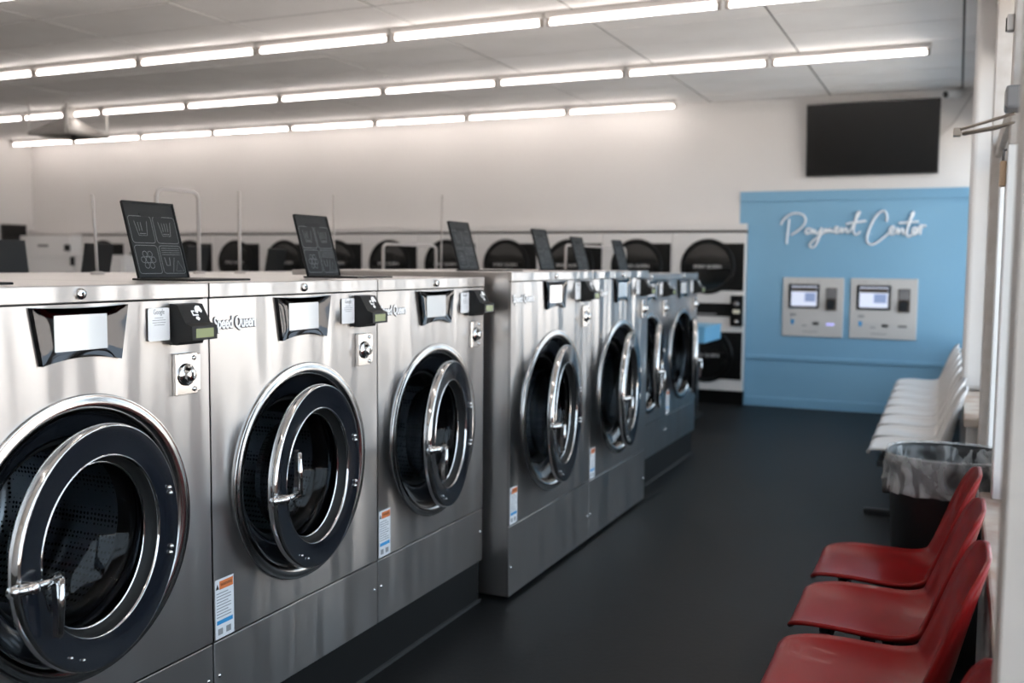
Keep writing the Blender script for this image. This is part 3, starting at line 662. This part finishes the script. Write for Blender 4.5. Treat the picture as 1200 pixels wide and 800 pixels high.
# ------------------------------------------------------------------ table by the dryers
tb = tag(empty('folding_table', (-2.12, 9.1, 0)), 'blue-edged folding table on black legs behind the last washer', 'table')
MB().box(-1.5, 0, 0, .68, .765, .90, .006, 1).build('apron', M['blue_lam'], tb)
MB().box(-1.505, .005, -.005, .685, .898, .915, .004, 1).build('table_top', M['blue_lam'], tb)
for xx in (-.17, -1.33):
    MB().box(xx-.03, xx+.03, .30, .38, .03, .765, .004, 1).build('leg', M['iron'], tb)
    MB().box(xx-.03, xx+.03, .06, .62, 0, .035, .006, 1).build('foot', M['iron'], tb)

# ------------------------------------------------------------------ left far corner
s = tag(empty('wall_screen', (XL, 10.295, 1.64)), 'black screen on the left wall at the far left', 'screen')
MB().box(0, .04, -.21, .21, 0, .36, .006, 1).build('screen_case', M['tv_frame'], s); MB().box(.04, .042, -.20, .20, .012, .348).build('screen_face', M['tv'], s)
u = tag(empty('utility_cabinet', (-12.05, 10.59, 0)), 'white utility cabinet with a small dark vent in the far left corner', 'cabinet')
MB().box(-.56, .46, -.22, 0, 0, 1.84, .006, 1).build('cabinet_body', M['cabinet'], u)
vt = MB().box(-.19, .02, -.228, -.218, 1.675, 1.712, .003, 1).build('vent', M['grey_metal'], u)
MB().box(.37, .455, -.26, -.218, 1.615, 1.71, .004, 1).build('switch_box', M['black_matte'], u)
wc = tag(empty('low_cabinet', (-10.05, 9.05, 0)), 'bright white cabinet standing before the leftmost dryers', 'cabinet')
MB().box(-.86, .83, 0, .45, 0, 1.53, .005, 1).build('cabinet_body', M['cabinet'], wc); MB().box(-.88, .85, -.02, .46, 1.53, 1.555, .004, 1).build('cabinet_top', M['cabinet'], wc)
for q in (0, 1):
    dd = MB().box(-.84+.83*q, -.84+.82*(q+1), -.018, 0, .08, 1.51, .003, 1).build('cabinet_door', M['cabinet'], wc)
MB().box(-.03, .02, -.05, -.018, 1.42, 1.53, .004, 1).build('cabinet_handle', M['black_matte'], wc)
# hanging vent hood
hx, hyy, hz, hs = -9.60, 8.04, 2.885, .60
hood = tag(empty('vent_hood', (hx, hyy, hz)), 'grey metal pyramid vent hood hung from the ceiling by rods', 'hood')
MB().add([(0,0,.03), (hs,0,.03), (hs,hs,.03), (0,hs,.03), (hs*.4,hs*.4,.20), (hs*.6,hs*.4,.20), (hs*.6,hs*.6,.20), (hs*.4,hs*.6,.20)],
         [(0,1,5,4), (1,2,6,5), (2,3,7,6), (3,0,4,7), (4,5,6,7)]).build('hood_cone', M['galv'], hood)
fr = MB()
for (a, b_, c, d_) in ((0,hs,0,.03), (0,hs,hs-.03,hs), (0,.03,0,hs), (hs-.03,hs,0,hs)): fr.box(a, b_, c, d_, 0, .035)
fr.build('hood_rim', M['galv'], hood)
MB().box(hs*.42, hs*.58, hs*.42, hs*.58, .19, CEIL-hz).build('hood_neck', M['galv'], hood)
for (a, b_) in ((.012, .012), (hs-.012, .012), (hs-.012, hs-.012), (.012, hs-.012)):
    MB().tube([(a, b_, 0), (a, b_, CEIL-hz)], .018 if (a > .3 and b_ < .3) else .012, 8).build('hanging_rod', M['rod'], hood)

# ------------------------------------------------------------------ shell chairs on a shared beam
def shell_mesh(m):
    prof = [(-.417,.402), (-.418,.412), (-.410,.423), (-.385,.429), (-.325,.427), (-.25,.419), (-.17,.410), (-.10,.406), (-.045,.413), (-.008,.436), (.012,.475), (.026,.525), (.040,.585), (.054,.645), (.068,.70), (.080,.745), (.090,.780), (.0945,.797), (.096,.803)]
    wid = [.135, .160, .185, .205, .222, .230, .232, .228, .218, .208, .203, .205, .210, .212, .208, .195, .165, .120, .075]
    cur = [.0, .002, .006, .012, .022, .030, .036, .044, .055, .062, .062, .056, .048, .040, .032, .024, .014, .006, .002]
    prof3 = smooth([(a, 0, b) for a, b in prof], 3); wid3 = [q.x for q in smooth([(a, 0, 0) for a in wid], 3)]; cur3 = [q.x for q in smooth([(a, 0, 0) for a in cur], 3)]
    n = 18; vs = []; fs = []
    for i, p in enumerate(prof3):
        a = prof3[max(i-1, 0)]; b = prof3[min(i+1, len(prof3)-1)]; t = (b-a).normalized(); nr = Vector((-t.z, 0, t.x))
        for j in range(n+1):
            v = -1+2*j/n; vv = math.copysign(abs(v)**.9, v)
            q = p + nr*(cur3[i]*abs(v)**3.2) ; vs.append((q.x, wid3[i]*vv*(1-.03*abs(v)**6), q.z))
    for i in range(len(prof3)-1):
        for j in range(n): q = i*(n+1)+j; fs.append((q, q+1, q+n+2, q+n+1))
    return MB().add(vs, fs, True), m
def make_chair(m):
    t = empty('shell_chair'); mb, mm = shell_mesh(m)
    sh = mb.build('shell', mm, t)
    md = sh.modifiers.new('thickness', 'SOLIDIFY'); md.thickness = .012; md.offset = 0; md.use_rim = True
    MB().box(-.34, -.31, -.10, .10, .385, .424, .004, 1).build('bracket', M['iron'], t)
    MB().box(-.16, -.13, -.10, .10, .375, .410, .004, 1).build('bracket', M['iron'], t)
    for z, y in ((.44, .07), (.44, -.07)):
        MB().lathe([(-.01, .010), (.002, .009), (.003, 0)], (-.016, y, .455), 'x', 10).build('rivet', m, t)
    return t
red0 = make_chair(M['red']); wht0 = make_chair(M['white_shell'])
RY = [1.78, 2.625, 3.14, 3.652]
rl = ['red shell chair at the bottom right corner, only the top of its back in view', 'nearest fully visible red shell chair, front row by the right wall',
      'middle red shell chair of the three in view, between two others', 'red shell chair closest to the trash can with its liner bag']
for k, Y in enumerate(RY):
    o = red0 if k == 0 else copy_tree(red0); o.location = (0, Y, 0); tag(o, rl[k], 'chair', 'red shell chairs along the right wall')
WY = [6.21+.495*k for k in range(8)]
for k, Y in enumerate(WY):
    o = wht0 if k == 0 else copy_tree(wht0); o.location = (-.02-.006*k, Y, 0)
    tag(o, 'white shell chair by the windows, %s' % ('nearest to the trash can' if k == 0 else 'closest to the blue wall' if k == 7 else '%s from the trash can' % ordinal(k)), 'chair', 'white shell chairs along the right wall')
def beam(y0, y1, label, off):
    t = tag(empty('seat_beam', (-.235+off, 0, 0)), label, 'bench frame')
    for x in (-.09, .09): MB().box(x-.018, x+.018, y0, y1, .345, .378, .003, 1).build('beam', M['iron'], t)
    for yy in (y0+.30, (y0+y1)/2+.02, y1-.30):
        MB().box(-.025, .025, yy-.02, yy+.02, .03, .35, .003, 1).build('leg', M['iron'], t)
        MB().box(-.19, .19, yy-.022, yy+.022, 0, .032, .006, 1).build('foot', M['iron'], t)
        MB().box(-.11, .11, yy-.02, yy+.02, .325, .348).build('cross_bracket', M['iron'], t)
beam(1.55, 3.88, 'black steel beam and legs carrying the red chairs', 0)
beam(5.98, 9.9, 'black steel beam and legs carrying the white chairs', -.04)

# ------------------------------------------------------------------ trash can with its liner
def sq(a, rx, ry, e=.75):
    c, s_ = math.cos(a), math.sin(a); return (rx*math.copysign(abs(c)**e, c), ry*math.copysign(abs(s_)**e, s_))
def ring_surface(rows, seg, fn):
    vs = []; fs = []
    for i, row in enumerate(rows):
        for k in range(seg): vs.append(fn(row, 2*math.pi*k/seg, i))
    for i in range(len(rows)-1):
        for k in range(seg): k2 = (k+1) % seg; fs.append((i*seg+k, i*seg+k2, (i+1)*seg+k2, (i+1)*seg+k))
    return vs, fs
TX, TY, RX, RYY, TZ = .005, 4.17, .232, .225, .775
tc_ = tag(empty('trash_can', (TX, TY, 0)), 'black trash can behind the red chairs', 'trash can')
rows = [(.0, .80), (.02, .82), (.70, .955), (.73, 1.0), (.765, 1.0), (.768, .975), (.73, .96), (.05, .80), (.05, .0)]
vs, fs = ring_surface(rows, 56, lambda r, a, i: (*sq(a, RX*r[1], RYY*r[1]), r[0]))
MB().add(vs, fs, True).build('can_body', M['can'], tc_)
for a in (0, math.pi): 
    x, y = sq(a, RX, RYY); MB().box(x*.97-.02, x*.97+.02, -.06, .06, .60, .66, .006, 1).build('can_handle', M['can'], tc_)
bag = tag(empty('bin_liner', (TX, TY, 0)), 'clear plastic liner folded over the rim of the black trash can', 'liner')
def fold(row, a, i):
    z, s_, amp = row; wv = math.sin(a*11+1.3*math.sin(a*3))*.5+math.sin(a*23+2.0*math.sin(a*5)+i)*.35+math.sin(a*37+i*1.7)*.2
    x, y = sq(a, RX*s_+wv*amp, RYY*s_+wv*amp); return (x, y, z+wv*amp*.8*(1 if z < .72 else .25))
rows = [(.40,.86,.004), (.52,.88,.006), (.62,.91,.006), (.70,.94,.004), (.750,.965,.002), (.772,.985,.0015), (.776,1.01,.0015), (.768,1.03,.002), (.74,1.045,.003), (.70,1.055,.005), (.665,1.07,.006), (.645,1.085,.006), (.632,1.075,.007)]
vs, fs = ring_surface(rows, 160, fold)
MB().add(vs, fs, True).build('liner_film', M['bag'], bag)
MB().tube(smooth([(.085, -.24, .70), (.095, -.25, .66), (.100, -.252, .62), (.108, -.255, .585)]), .006, 6).build('liner_tie', M['string'], bag)
